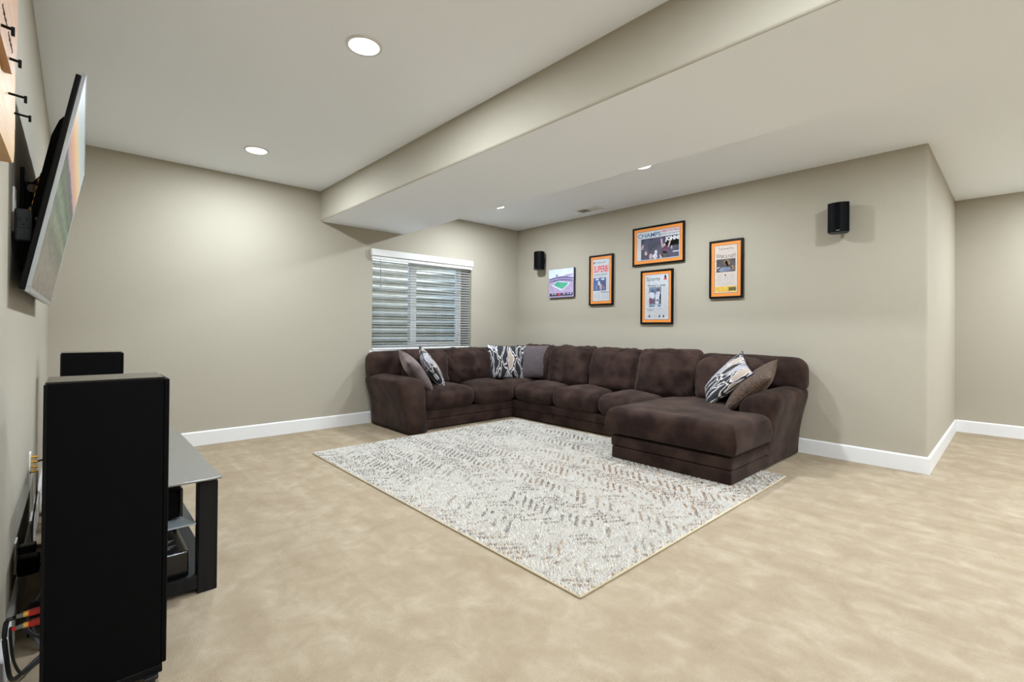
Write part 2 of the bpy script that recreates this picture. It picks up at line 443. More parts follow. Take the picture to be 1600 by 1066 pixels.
# ================================================================== ROOM SHELL
o = struct(obj('floor', box(XT - .15, XR + .15, YBACK - .15, YW + .15, -.12, 0), M['carpet']))
o = struct(obj('ceiling', box(XT - .15, XR + .15, YBACK - .15, YW + .15, H, H + .12), M['ceil']))
o = struct(obj('wall_left', box(XT - .15, XT, YBACK - .15, YW + .6, 0, H), M['wall']))
o = struct(obj('wall_behind', box(XT, XR, YBACK - .15, YBACK, 0, H), M['wall']))
o = struct(obj('wall_far_right', box(XR, XR + .15, YBACK - .15, YE2 + .3, 0, H), M['wall']))
# poster wall with a rounded (bullnose) outside corner and the short return wall
cr = .022; pts = [(XP, YW + .3), (XP, YE + cr)]
for k in range(1, 7):
    a = math.pi + (math.pi / 2) * k / 6
    pts.append((XP + cr + cr * math.cos(a), YE + cr + cr * math.sin(a)))
pts += [(XR, YE2), (XR, YE2 + .3), (XP + .3, YE2 + .3), (XP + .3, YW + .3)]
bm = prism(bmesh.new(), pts, 0, H)
o = struct(obj('wall_right', bm, M['wall']))
# window wall with the deep opening
WX0, WX1, WZ0, WZ1, WD = 2.575, 4.045, 0.845, 2.03, 0.30
bm = bmesh.new()
bx(bm, XT, WX0, YW, YW + WD + .05, 0, H); bx(bm, WX1, XP, YW, YW + WD + .05, 0, H)
bx(bm, WX0, WX1, YW, YW + WD + .05, 0, WZ0); bx(bm, WX0, WX1, YW, YW + WD + .05, WZ1, H)
struct(obj('wall_window', bm, M['wall']))
# soffit (boxed beam): painted side faces, white underside, rounded lower arris
bm = bmesh.new(); rr = .018
pr = [(XB1, H), (XB1, ZB + rr)] + [(XB1 + rr - rr * math.cos(a), ZB + rr - rr * math.sin(a)) for a in (math.pi / 8, math.pi / 4, 3 * math.pi / 8)]
pr += [(XB1 + rr, ZB), (XB2 - .005, ZB)]
pr += [(XB2, ZB + .005), (XB2, H)]
prism(bm, pr, YBACK, YW, 'y')
bm.normal_update()
bmesh.ops.recalc_face_normals(bm, faces=bm.faces)
for f in bm.faces: f.material_index = 1 if f.normal.z < -.97 else 0
so = struct(obj('trim_1', bm, [M['wall'], M['ceil']]), 'boxed ceiling beam with grey side and white underside')

def baseboard(name, p0, p1, out, h=.132, t=.015):
    """p0->p1 along the wall, out = unit normal into the room"""
    p0, p1, out = Vector((*p0, 0)), Vector((*p1, 0)), Vector((*out, 0))
    bm = bmesh.new(); prof = [(0, 0), (t, 0), (t, h - .012), (t * .75, h - .004), (t * .45, h), (0, h)]
    A = [bm.verts.new(p0 + out * q[0] + Vector((0, 0, q[1]))) for q in prof]
    B = [bm.verts.new(p1 + out * q[0] + Vector((0, 0, q[1]))) for q in prof]
    n = len(prof)
    for i in range(n): bm.faces.new((A[i], A[(i + 1) % n], B[(i + 1) % n], B[i]))
    bm.faces.new(A); bm.faces.new(list(reversed(B)))
    return struct(obj(name, bm, M['white']))
baseboard('baseboard_left', (XT, YBACK), (XT, YW), (1, 0))
baseboard('baseboard_window', (XT + .015, YW), (XP - .015, YW), (0, -1))
baseboard('baseboard_right', (XP, YE - .015), (XP, YW - .015), (-1, 0))
baseboard('baseboard_return', (XP - .0, YE + .001), (XR, YE2), (0, -1))
baseboard('baseboard_far_right', (XR, YBACK), (XR, YE2 - .015), (-1, 0))

# ================================================================== WINDOW
win = bpy.data.objects.new('window_1', None); COL.objects.link(win); win.location = (0, 0, 0)
struct(win, 'white two-panel sliding window in a deep recess')
YG = YW + WD - .05
bm = bmesh.new()
for a in ((WX0, WX0 + .05, WZ0, WZ1), (WX1 - .05, WX1, WZ0, WZ1), (WX0 + .05, WX1 - .05, WZ0, WZ0 + .05), (WX0 + .05, WX1 - .05, WZ1 - .05, WZ1)):
    bx(bm, a[0], a[1], YG - .01, YG + .06, a[2], a[3], .004)
obj('window_frame', bm, M['vinyl'], win)
XM = 3.255
obj('mullion', box(XM - .035, XM + .035, YG - .02, YG + .05, WZ0 + .05, WZ1 - .05, .004), M['vinyl'], win)
bm = bmesh.new()
for a in ((XM + .035, XM + .065, WZ0 + .05, WZ1 - .05), (WX1 - .085, WX1 - .05, WZ0 + .05, WZ1 - .05), (XM + .065, WX1 - .085, WZ0 + .05, WZ0 + .085), (XM + .065, WX1 - .085, WZ1 - .085, WZ1 - .05)):
    bx(bm, a[0], a[1], YG - .005, YG + .03, a[2], a[3], .003)
sash = obj('sash', bm, M['vinyl'], win)
obj('pane', box(WX0 + .05, XM - .035, YG + .02, YG + .024, WZ0 + .05, WZ1 - .05), M['glass_pane'], win)
obj('pane', box(XM + .065, WX1 - .085, YG + .01, YG + .014, WZ0 + .085, WZ1 - .085), M['glass_pane'], sash)
obj('window_sill', box(WX0 - .035, WX1 + .035, YW - .035, YG - .01, WZ0 - .03, WZ0, .006), M['white'], win)

# corrugated window well outside
ww = thing('window_well', 'curved corrugated galvanised steel window well seen through the blinds', 'window well', (3.31, YW + WD + .06, .6))
me = bpy.data.meshes.new('steel_wall'); vs = []; fs = []
NA, NZ = 40, 150
for j in range(NZ + 1):
    z = -.1 + 1.9 * j / NZ
    dr = .028 * math.sin(2 * math.pi * z / .125)
    for i in range(NA + 1):
        a = math.pi * i / NA
        vs.append(((1.05 + dr) * math.cos(a), (0.0 if i in (0, NA) else (.82 + dr) * math.sin(a)), z))
for j in range(NZ):
    for i in range(NA):
        q = j * (NA + 1) + i; fs.append((q, q + 1, q + NA + 2, q + NA + 1))
me.from_pydata(vs, [], fs); link('steel_wall', me, M['galv'], ww, True)
gb = obj('gravel_bed', box(-1.1, 1.1, 0.0, .9, -.14, -.05), M['gravel'], ww); gb['kind'] = 'stuff'

# blind: valance, slats, bottom rail, ladder cords, wand
bl = thing('window_blind', 'white horizontal slat blind hanging open across the window', 'blind', (0, 0, 0))
YBL = YW - .005
obj('valance', box(WX0 - .03, WX1 + .0, YW - .048, YW - .004, 1.965, 2.045, .006), M['blind'], bl)
obj('headrail', box(WX0 - .02, WX1 - .012, YW - .034, YW + .02 - .022, 1.925, 1.962, .003), M['blind'], bl)
NS = 31; zt, zb_ = 1.912, .893
sm = bpy.data.meshes.new('slat'); bm = bmesh.new()
prof = [(-.022, -.001), (-.011, .0014), (0, .0022), (.011, .0014), (.022, -.001)]
for s in (0, -.0022):
    pass
top = [(a, b) for a, b in prof]; bot = [(a, b - .0024) for a, b in reversed(prof)]
prism(bm, [(p[0], p[1]) for p in top + bot], WX0 + .012, WX1 - .012, 'x')
bmesh.ops.recalc_face_normals(bm, faces=bm.faces); bm.to_mesh(sm); bm.free(); sm.materials.append(M['blind'])
for i in range(NS):
    s = bpy.data.objects.new('slat', sm); COL.objects.link(s); s.parent = bl
    s.location = (0, YW + .034, zt - (zt - zb_) * i / (NS - 1)); s.rotation_euler = (-0.12, 0, 0)
obj('bottom_rail', box(WX0 + .012, WX1 - .012, YW + .012, YW + .056, WZ0 + .004, WZ0 + .026, .004), M['blind'], bl)
for xc in (2.72, 3.06, 3.55, 3.86):
    bm = bmesh.new(); tube(bm, [(xc, YW + .009, 1.93), (xc, YW + .009, .86)], .0012, 5); tube(bm, [(xc, YW + .06, 1.93), (xc, YW + .06, .86)], .0012, 5)
    obj('ladder_cord', bm, M['blind'], bl)
obj('tilt_wand', tube(bmesh.new(), [(2.672, YW - .012, 1.93), (2.672, YW - .014, 1.6)], .004, 6), M['greywire'], bl)

# ================================================================== CEILING LIGHTS
def downlight(x, y, label, group=None):
    t = thing('recessed_light', label, 'ceiling light', (x, y, H), group)
    obj('trim_ring', ring(bmesh.new(), (0, 0), .078, .094, -.008, 0), M['white'], t, False)
    obj('lens', cyl(bmesh.new(), (0, 0, 0), (0, 0, -.005), .079, sides=40), M['led'], t)
    ld = bpy.data.lights.new('lamp', 'AREA'); ld.shape = 'DISK'; ld.size = .15; ld.energy = LAMP_W; ld.color = LAMP_COL
    ld.spread = math.radians(180)
    lo = bpy.data.objects.new('lamp', ld); COL.objects.link(lo); lo.parent = t; lo.location = (0, 0, -.012)
    return t
downlight(1.105, 4.40, 'round ceiling light nearest the window wall, left of the beam')
downlight(1.105, 2.375, 'large bright round ceiling light left of the beam, nearer the camera')
downlight(3.757, 4.37, 'ceiling light half hidden behind the beam, close to the window corner')
downlight(3.757, 2.376, 'ceiling light half hidden behind the beam, above the framed newspapers')
for (x, y) in ((1.105, .34), (1.105, -1.7), (1.105, -3.6), (3.66, .1), (3.72, -1.7), (3.72, -3.6), (5.8, -1.05), (6.7, -.70), (6.1, -2.4)):  # last three are unseen lights added to brighten the right alcove
    downlight(x, y, 'recessed ceiling light out of view: rows carried on, alcove ones added for brightness', 'ceiling lights out of view')

# ceiling vent
v = thing('ceiling_vent', 'small white louvred air register in the ceiling above the posters', 'vent', (4.665, 3.69, H))
bm = bmesh.new()
for a in ((-.09, .09, -.17, -.145), (-.09, .09, .145, .17), (-.09, -.065, -.145, .145), (.065, .09, -.145, .145), (-.065, .065, -.008, .008)):
    bx(bm, a[0], a[1], a[2], a[3], -.008, 0)
obj('frame', bm, M['white'], v)
obj('duct_opening', box(-.066, .066, -.146, .146, -.0015, 0), M['slot'], v)
sl = bpy.data.meshes.new('louvre'); bm = box(-.064, .064, -.009, .009, -.001, .001); bm.to_mesh(sl); bm.free(); sl.materials.append(M['white'])
for sgn in (-1, 1):
    for i in range(6):
        q = bpy.data.objects.new('louvre', sl); COL.objects.link(q); q.parent = v
        q.location = (0, sgn * (.022 + i * .0215), -.0055); q.rotation_euler = (sgn * .5, 0, 0)

# ================================================================== RUG
RX0, RX1, RY0, RY1 = 1.545, 3.985, 1.255, 4.255
rug = thing('area_rug', 'cream shag rug with faded grey and tan zigzag dashes in front of the sofa', 'rug', (RX0, RY0, 0))
RW, RL = RX1 - RX0, RY1 - RY0
obj('backing', box(0, RW, 0, RL, 0.0005, .008, .002), M['rug_edge'], rug)
bm = bmesh.new(); rb = .006
for a, b in (((0, 0), (RW, 0)), ((RW, 0), (RW, RL)), ((RW, RL), (0, RL)), ((0, RL), (0, 0))):
    tube(bm, [(a[0], a[1], rb), (b[0], b[1], rb)], rb, 8)
obj('binding', bm, M['rug_edge'], rug, True)
CW = lin((205, 201, 195)); cols = [lin((122, 115, 110)), lin((100, 95, 92)), lin((140, 126, 114))]
CG = lin((164, 130, 92)); CPK = lin((146, 122, 120))
def yarn(x, y):
    """woven colour at a point of the rug: rows of short dashes turning in zigzag columns"""
    wob = noise.noise(Vector((x * 4.1, y * 4.1, 2.0))) * .035
    cw = .165; c = (x + wob) / cw; k = math.floor(c); d = 1 if k % 2 == 0 else -1
    along = c - k
    s = y + d * (along - .5) * cw * .75 + wob
    row = s / .054; fr = row - math.floor(row)
    seg = noise.noise(Vector((k * 5.7 + along * 1.6, math.floor(row) * 2.37, 5.1)))
    patch = noise.noise(Vector((x * 1.7, y * 1.7, 8.0))) + .5 * noise.noise(Vector((x * 4.7, y * 4.7, 1.0)))
    amt = 0.0
    if fr < .40 and seg > -.12 - .4 * patch and .07 < along < .93: amt = .62 + .5 * patch + .25 * random.random()
    if random.random() < .05: amt = max(amt, .35 * random.random())
    if random.random() < .2: amt *= .2
    amt = max(0.0, min(.9, amt))
    base = random.choice(cols)
    far = y / RL
    gold = noise.noise(Vector((x * 1.1 + 4, y * 1.1, 9.0))) + (.75 - far) * 1.1
    if gold > .2 and random.random() < min(.7, gold): base = CG if random.random() < .65 else CPK
    j = .93 + .1 * random.random()
    return tuple((CW[i] * (1 - amt) + base[i] * amt) * j for i in range(3))
vs = []; fs = []; cl = []; st = .0105
nx, ny = int(RW / st), int(RL / st)
for iy in range(ny):
    for ix in range(nx):
        x = (ix + .5) * RW / nx + random.uniform(-.004, .004); y = (iy + .5) * RL / ny + random.uniform(-.004, .004)
        if (x + RX0 > 3.45 and 1.46 < y + RY0 < 2.42): continue
        hgt = .016 + .005 * random.random(); e = .0075
        lx, ly = random.uniform(-.006, .006), random.uniform(-.006, .006)
        b = len(vs)
        a0 = random.random() * 1.5; ca, sa = math.cos(a0) * e, math.sin(a0) * e
        vs += [(x + ca, y + sa, .006), (x - sa, y + ca, .006), (x - ca, y - sa, .006), (x + sa, y - ca, .006),
               (x + lx + ca * .45, y + ly + sa * .45, hgt), (x + lx - ca * .45, y + ly - sa * .45, hgt + .001)]
        fs += [(b, b + 1, b + 4), (b + 1, b + 2, b + 5), (b + 1, b + 5, b + 4), (b + 2, b + 3, b + 5), (b + 3, b, b + 4), (b + 3, b + 4, b + 5)]
        c = yarn(x, y); cl.append((*c, 1))
me = bpy.data.meshes.new('pile'); me.from_pydata(vs, [], fs)
at = me.color_attributes.new('yarn', 'FLOAT_COLOR', 'POINT')
flat = []
for c in cl: flat += list(c) * 6
at.data.foreach_set('color', flat)
po = link('pile', me, M['rug'], rug); po['kind'] = 'stuff'

# ================================================================== SECTIONAL SOFA
sofa = thing('sectional_sofa', 'dark brown microfibre U-shaped sectional sofa with a chaise on the right', 'sofa', (0, 0, 0))
V = M['velvet']
def soft(name, *a, **k):
    return obj(name, cushion(*a, **k), V, sofa, True)
def base(x0, x1, y0, y1):
    bm = bmesh.new()
    bx(bm, x0, x1, y0, y1, .012, .116, .012, 3); bx(bm, x0 - .006, x1 + .006, y0 - .006, y1 + .006, .119, .212, .016, 3)
    return obj('base', bm, V, sofa)
base(2.74, 4.09, 4.425, 5.17)
base(4.085, 4.88, 2.40, 5.17)
base(3.415, 4.86, 1.425, 2.44)
def arm(prof, a, b, axis, name='arm', n=14, seed=0.):
    """an upholstered arm: rounded profile lofted along an axis, with soft ends"""
    bm = bmesh.new(); rings = []
    cx = sum(p[0] for p in prof) / len(prof); cz = sum(p[1] for p in prof) / len(prof)
    for i in range(n + 1):
        t = i / n; pos = a + (b - a) * t
        e = min(t, 1 - t) * abs(b - a); rr_ = .035
        k = 0 if e >= rr_ else rr_ - math.sqrt(max(0, rr_ ** 2 - (rr_ - e) ** 2))
        R = []
        for (p, z) in prof:
            dx, dz = p - cx, z - cz; L_ = math.hypot(dx, dz)
            s = max(.2, 1 - k / L_)
            zz = cz + dz * s if dz > 0 else z
            pp = cx + dx * s
            w_ = .006 * noise.noise(Vector((pp * 6 + seed, pos * 5, zz * 4)))
            pp += w_ * (1 if dx > 0 else -1)
            R.append(bm.verts.new((pp, pos, zz) if axis == 'y' else (pos, pp, zz)))
        rings.append(R)
    m_ = len(prof)
    for A, B in zip(rings, rings[1:]):
        for j in range(m_): bm.faces.new((A[j], A[(j + 1) % m_], B[(j + 1) % m_], B[j]))
    bm.faces.new(rings[0]); bm.faces.new(list(reversed(rings[-1])))
    o_ = obj(name, bm, V, sofa, True)
    return o_
def densify(p, k=3):
    P = smooth_path([(a, b, 0) for a, b in p + [p[0]]], k)
    return [(q.x, q.y) for q in P[:-1]]
# left arm: flares outwards, rounded top slumping to the inside
la = [(2.535, .012), (2.52, .15), (2.49, .30), (2.45, .44), (2.432, .525), (2.45, .566), (2.52, .592), (2.60, .595), (2.68, .575), (2.735, .53), (2.765, .45), (2.772, .30), (2.772, .15), (2.772, .012)]
la_d = [la[0]] + [(q.x, q.y) for q in smooth_path([(a, b, 0) for a, b in la], 3)[1:]]
arm(la_d, 4.325, 5.17, 'y', seed=1.)
# right arm beside the chaise (runs along x, flares towards the camera side)
ra = [(1.432, .012), (1.418, .15), (1.392, .30), (1.358, .46), (1.342, .545), (1.352, .59), (1.40, .618), (1.47, .622), (1.55, .60), (1.612, .555), (1.648, .49), (1.655, .40), (1.655, .2), (1.655, .012)]
ra_d = [ra[0]] + [(q.x, q.y) for q in smooth_path([(a, b, 0) for a, b in ra], 3)[1:]]
arm(ra_d, 4.06, 4.885, 'x', seed=5.)
# back frames
soft('back_frame', 2.445, 4.85, 4.955, 5.215, .50, .845, r=.10, bulge=(.0, .02, .012), n=22, wrinkle=.008, seed=3)
soft('back_frame', 4.70, 4.905, 2.25, 5.20, .40, .86, r=.09, bulge=(.02, .0, .01), n=20, wrinkle=.006, seed=4)
soft('back_frame', 4.665, 4.905, 1.33, 2.34, .55, .872, r=.105, bulge=(.02, .0, .012), n=20, wrinkle=.006, seed=5)
bm = bmesh.new(); bx(bm, 2.6, 4.88, 5.0, 5.19, .2, .6, .02); bx(bm, 4.72, 4.89, 1.5, 5.1, .2, .6, .02)
obj('back_panel', bm, V, sofa)
# seat cushions
sc_ = dict(r=.085, bulge=(.012, .012, .045), n=20, wrinkle=.007, wscale=6)
soft('seat_cushion', 2.782, 3.462, 4.375, 5.02, .214, .437, seed=11, **sc_)
soft('seat_cushion', 3.47, 4.085, 4.365, 5.02, .214, .442, seed=12, **sc_)
soft('seat_cushion', 4.055, 4.76, 4.40, 5.02, .214, .44, seed=13, **sc_)
soft('seat_cushion', 4.045, 4.72, 3.755, 4.392, .214, .425, seed=14, **sc_)
soft('seat_cushion', 4.04, 4.72, 3.105, 3.748, .214, .43, seed=15, **sc_)
soft('seat_cushion', 4.04, 4.72, 2.47, 3.098, .214, .43, seed=16, **sc_)
# chaise cushion: T-shaped, wraps round the front of the arm
poly = [(3.375, 1.382), (4.05, 1.382), (4.05, 1.665), (4.74, 1.665), (4.74, 2.462), (3.375, 2.462)]
def pdist(x, y):
    d = 9
    for i in range(len(poly)):
        a = Vector(poly[i]); b = Vector(poly[(i + 1) % len(poly)]); p = Vector((x, y)); ab = b - a
        t = max(0, min(1, (p - a).dot(ab) / ab.length_squared)); d = min(d, (p - (a + ab * t)).length)
    return d
xs = [3.375 + (4.05 - 3.375) * (.5 - .5 * math.cos(math.pi * i / 26)) for i in range(27)] + [4.05 + .69 * (i / 18) for i in range(1, 19)]
ys = [1.382 + .283 * (.5 - .5 * math.cos(math.pi / 2 * i / 8) * 1) * 1.0 for i in range(0)]
ys = [1.382 + .283 * (1 - math.cos(math.pi / 2 * i / 10)) for i in range(11)] + [1.665 + .797 * math.sin(math.pi / 2 * i / 22) for i in range(1, 23)]
def inside(x, y): return not (x > 4.05 and y < 1.665)
bm = bmesh.new(); tv = {}; bv = {}
R_ = .06; ZB0, ZE = .222, .448
for i, x in enumerate(xs):
    for j, y in enumerate(ys):
        if x > 4.0501 and y < 1.6649: continue
        d = pdist(x, y); q = min(d / R_, 1); q2 = min(d / .4, 1)
        prof_ = R_ * (1 - math.sqrt(max(0, 1 - (1 - q) ** 2)))
        z = ZE - prof_ + .022 * (1 - (1 - q2) ** 2) + .006 * noise.noise(Vector((x * 4, y * 4, 1)))
        inset = 0
        tv[i, j] = bm.verts.new((x, y, z)); bv[i, j] = bm.verts.new((x, y, ZB0 + (.02 * (1 - q) ** 2)))
ed = {}
for i in range(len(xs) - 1):
    for j in range(len(ys) - 1):
        K = [(i, j), (i + 1, j), (i + 1, j + 1), (i, j + 1)]
        if all(k in tv for k in K):
            bm.faces.new([tv[k] for k in K]); bm.faces.new([bv[k] for k in reversed(K)])
            for a, b in zip(K, K[1:] + K[:1]):
                ed[a, b] = 1
mid = {}
def midv(k, f, out):
    if (k, f) not in mid:
        a, b = tv[k].co, bv[k].co
        c = b + (a - b) * f
        # push the side face out a little so the cushion bellies
        cx_, cy_ = 3.95, 1.95
        n_ = Vector((0, 0, 0))
        if abs(c.x - 3.375) < 1e-4: n_.x = -1
        if abs(c.y - 1.382) < 1e-4: n_.y = -1
        if abs(c.y - 2.462) < 1e-4: n_.y = 1
        mid[k, f] = bm.verts.new(c + n_ * .012 * math.sin(math.pi * f))
    return mid[k, f]
for (a, b) in list(ed):
    if (b, a) not in ed:
        prev = (tv[a], tv[b])
        for f in (.8, .6, .4, .2):
            cur = (midv(a, f, 0), midv(b, f, 0)); bm.faces.new((prev[1], prev[0], cur[0], cur[1])); prev = cur
        bm.faces.new((prev[1], prev[0], bv[a], bv[b]))
obj('chaise_cushion', bm, V, sofa, True)
# back cushions (left run faces the camera, long run faces the rug)
bc = dict(r=.095, n=30, wrinkle=.017, wscale=7)
soft('back_cushion', 2.80, 3.36, 4.74, 5.02, .42, .852, bulge=(.01, .05, .02), shear=(0, .12), seed=21, **bc)
soft('back_cushion', 3.33, 4.02, 4.74, 5.02, .42, .858, bulge=(.01, .05, .02), shear=(0, .12), seed=22, **bc)
soft('back_cushion', 4.02, 4.70, 4.80, 5.04, .42, .852, bulge=(.01, .03, .02), shear=(0, .1), seed=23, **bc)
soft('back_cushion', 4.53, 4.78, 4.19, 4.80, .42, .885, bulge=(.03, .01, .02), shear=(.12, 0), seed=24, **bc)
soft('back_cushion', 4.45, 4.74, 3.53, 4.20, .405, .895, bulge=(.05, .01, .015), shear=(.2, 0), seed=25, **bc)
soft('back_cushion', 4.44, 4.74, 2.88, 3.53, .405, .890, bulge=(.05, .01, .015), shear=(.2, 0), seed=26, **bc)
soft('back_cushion', 4.42, 4.74, 2.225, 2.885, .405, .905, bulge=(.06, .01, .02), shear=(.2, 0), seed=27, **bc)
soft('back_cushion', 4.44, 4.74, 1.62, 2.235, .42, .845, bulge=(.04, .01, .02), shear=(.22, 0), seed=28, **bc)

# ================================================================== THROW PILLOWS
def pillow(name, label, c, n, up, w, h, t, m, seed=0.):
    n = Vector(n).normalized(); up = Vector(up); Vv = (up - n * n.dot(up)).normalized(); U = Vv.cross(n)
    mt = Matrix((U, Vv, n)).transposed().to_4x4(); mt.translation = Vector(c)
    K = 22; vs = []; fs = []; uv = []
    for side in (1, -1):
        for j in range(K + 1):
            for i in range(K + 1):
                a, b = 2 * i / K - 1, 2 * j / K - 1
                a = math.sin(a * math.pi / 2); b = math.sin(b * math.pi / 2)
                th = ((1 - a * a) * (1 - b * b)) ** .42
                pinch = 1 - .075 * (1 - b * b) * abs(a) ** 3; pinch2 = 1 - .075 * (1 - a * a) * abs(b) ** 3
                x, y = a * w / 2 * pinch, b * h / 2 * pinch2
                z = side * t / 2 * th + .008 * noise.noise(Vector((x * 7 + seed, y * 7, seed))) * th
                z += .015 * a * b * math.sin(seed)
                vs.append((x, y, z)); uv.append(((a + 1) / 2 + seed, (b + 1) / 2 + seed * .3))
    Q = (K + 1) ** 2
    for s in (0, 1):
        for j in range(K):
            for i in range(K):
                q = s * Q + j * (K + 1) + i
                f = (q, q + 1, q + K + 2, q + K + 1)
                fs.append(f if s == 0 else tuple(reversed(f)))
    me = bpy.data.meshes.new('cover'); me.from_pydata(vs, [], fs)
    ul = me.uv_layers.new(name='UVMap')
    for l in me.loops: ul.data[l.index].uv = uv[l.vertex_index]
    t_ = thing(name, label, 'pillow', mtx=mt)
    cv = link('cover', me, m, t_, True)
    bm = bmesh.new(); loop = [(-1, -1), (1, -1), (1, 1), (-1, 1)]
    pts_ = []
    for (a0, b0), (a1, b1) in zip(loop, loop[1:] + loop[:1]):
        for k in range(12):
            a = a0 + (a1 - a0) * k / 12; b = b0 + (b1 - b0) * k / 12
            pinch = 1 - .075 * (1 - b * b) * abs(a) ** 3; pinch2 = 1 - .075 * (1 - a * a) * abs(b) ** 3
            pts_.append((a * w / 2 * pinch, b * h / 2 * pinch2, .015 * a * b * math.sin(seed)))
    tube(bm, pts_ + pts_[:1], .0045, 6)
    obj('seam', bm, m, t_, True)
    return t_
pillow('throw_pillow', 'plain taupe pillow leaning against the left sofa arm', (2.79, 4.63, .635), (.70, -.34, .62), (-.7, 0, .7), .43, .47, .17, M['pillow_taupe'], .4)
pillow('throw_pillow', 'black and grey loop-patterned pillow behind the taupe pillow by the left arm', (3.045, 4.70, .645), (.72, -.42, .5), (-.6, 0, .8), .42, .47, .16, M['pattern'], 1.3)
pillow('throw_pillow', 'black and beige loop-patterned pillow standing in the sofa corner', (4.20, 4.68, .675), (-.52, -.84, .17), (0.03, 0, 1), .52, .45, .15, M['pattern'], 2.2)
pillow('throw_pillow', 'mauve grey ribbed pillow beside the patterned pillow in the sofa corner', (4.50, 4.44, .680), (-.78, -.6, .2), (-.03, 0, 1), .50, .45, .14, M['pillow_grey'], 3.1)
pillow('throw_pillow', 'black and white loop-patterned pillow leaning on the chaise back', (4.34, 1.86, .665), (-.62, .50, .60), (0, -.64, .77), .38, .50, .15, M['pattern'], 4.7)
pillow('throw_pillow', 'brown flecked chenille pillow leaning on the right chaise arm', (4.30, 1.625, .63), (-.30, .66, .69), (0, -.8, .6), .46, .50, .17, M['pillow_brown'], 5.6)

# ================================================================== POSTER WALL PICTURES
def wall_thing(name, label, cat, y, z, x=XP, group=None):
    m = Matrix(((0, 0, -1, x), (-1, 0, 0, y), (0, 1, 0, z), (0, 0, 0, 1)))
    return thing(name, label, cat, mtx=m, group=group)
def sheet(name, u0, u1, v0, v1, z, m, parent, t=.0006):
    return obj(name, box(u0, u1, v0, v1, z, z + t), m, parent)
def blob(name, u, v_, ru, rv, z, m, parent, rot=0., sides=14):
    bm = bmesh.new(); P = []
    for k in range(sides):
        a = 2 * math.pi * k / sides; x, y = ru * math.cos(a), rv * math.sin(a)
        P.append((u + x * math.cos(rot) - y * math.sin(rot), v_ + x * math.sin(rot) + y * math.cos(rot)))
    prism(bm, P, z, z + .0004); return obj(name, bm, m, parent)
def poly_print(name, pts, z, m, parent):
    return obj(name, prism(bmesh.new(), pts, z, z + .0004), m, parent)
D = .029
def framed(label, y0, y1, z0, z1, mat_w, paper):
    w, h = y0 - y1, z1 - z0
    t = wall_thing('framed_newspaper', label, 'picture', (y0 + y1) / 2, (z0 + z1) / 2, group='framed newspaper pages')
    bm = bmesh.new(); fw = .02
    for a in ((-w / 2, w / 2, h / 2 - fw, h / 2), (-w / 2, w / 2, -h / 2, -h / 2 + fw), (-w / 2, -w / 2 + fw, -h / 2 + fw, h / 2 - fw), (w / 2 - fw, w / 2, -h / 2 + fw, h / 2 - fw)):
        bx(bm, a[0], a[1], a[2], a[3], .001, D, .002)
    obj('frame', bm, M['black'], t)
    obj('mat_board', box(-w / 2 + fw, w / 2 - fw, -h / 2 + fw, h / 2 - fw, .002, .018), M['orange'], t)
    a, b = w / 2 - fw - mat_w, h / 2 - fw - mat_w
    sheet('mat_bevel', -a - .004, a + .004, -b - .004, b + .004, .018, M['ph_navy'], t, .0003)
    pg = sheet('page', -a, a, -b, b, .0184, paper, t)
    obj('glass', box(-w / 2 + fw, w / 2 - fw, -h / 2 + fw, h / 2 - fw, .024, .0255), M['pic_glass'], t)
    return pg, a, b
Z1, Z2, Z3 = .0192, .0198, .0204
def textlines(t, u0, u1, v0, v1, n):
    for i in range(n):
        y = v1 - (v1 - v0) * (i + .5) / n
        sheet('text_line', u0, u1, y - (v1 - v0) / n * .22, y + (v1 - v0) / n * .22, Z1, M['txtgrey'], t, .0003)

# 1 SUPERB!
t, a, b = framed('tall framed newspaper with red SUPERB headline, blue photograph and orange mat', 3.868, 3.498, 1.423, 2.063, .036, M['paper'])
blob('emblem', -a + .022, b - .04, .012, .017, Z1, M['txtblue'], t)
mesh_text('The Denver Post', .15, .022, -a + .05, b - .05, Z1, 'masthead', M['txtink'], t)
mesh_text('SUPERB!', 2 * a - .03, .085, -a + .015, b - .165, Z1, 'headline', M['txtred'], t, weight=.02)
sheet('rule', -a + .015, a - .03, b - .195, b - .19, Z1, M['txtink'], t)
textlines(t, -a + .015, a - .05, b - .225, b - .2, 2)
sheet('photo', -a + .01, a - .05, -b + .13, b - .235, Z1, M['ph_blue'], t)
for (u, v_, r1, r2_, mm) in ((-.02, .04, .03, .012, 'ph_white'), (-.06, .0, .03, .012, 'ph_white'), (.03, .0, .03, .012, 'ph_white'), (-.03, -.05, .02, .028, 'ph_white'), (-.07, -.10, .02, .035, 'ph_grey'), (.0, -.10, .022, .04, 'ph_skin'), (.045, -.11, .015, .035, 'ph_grey')):
    blob('figure', u, v_ + .01, r1, r2_, Z2, M[mm], t)
sheet('caption_bar', .0, a - .005, -b + .105, -b + .112, Z1, M['txtink'], t)
textlines(t, -a + .01, -.01, -b + .015, -b + .11, 7); textlines(t, .005, a - .01, -b + .015, -b + .095, 6)
textlines(t, a - .042, a - .006, -b + .14, b - .24, 14)

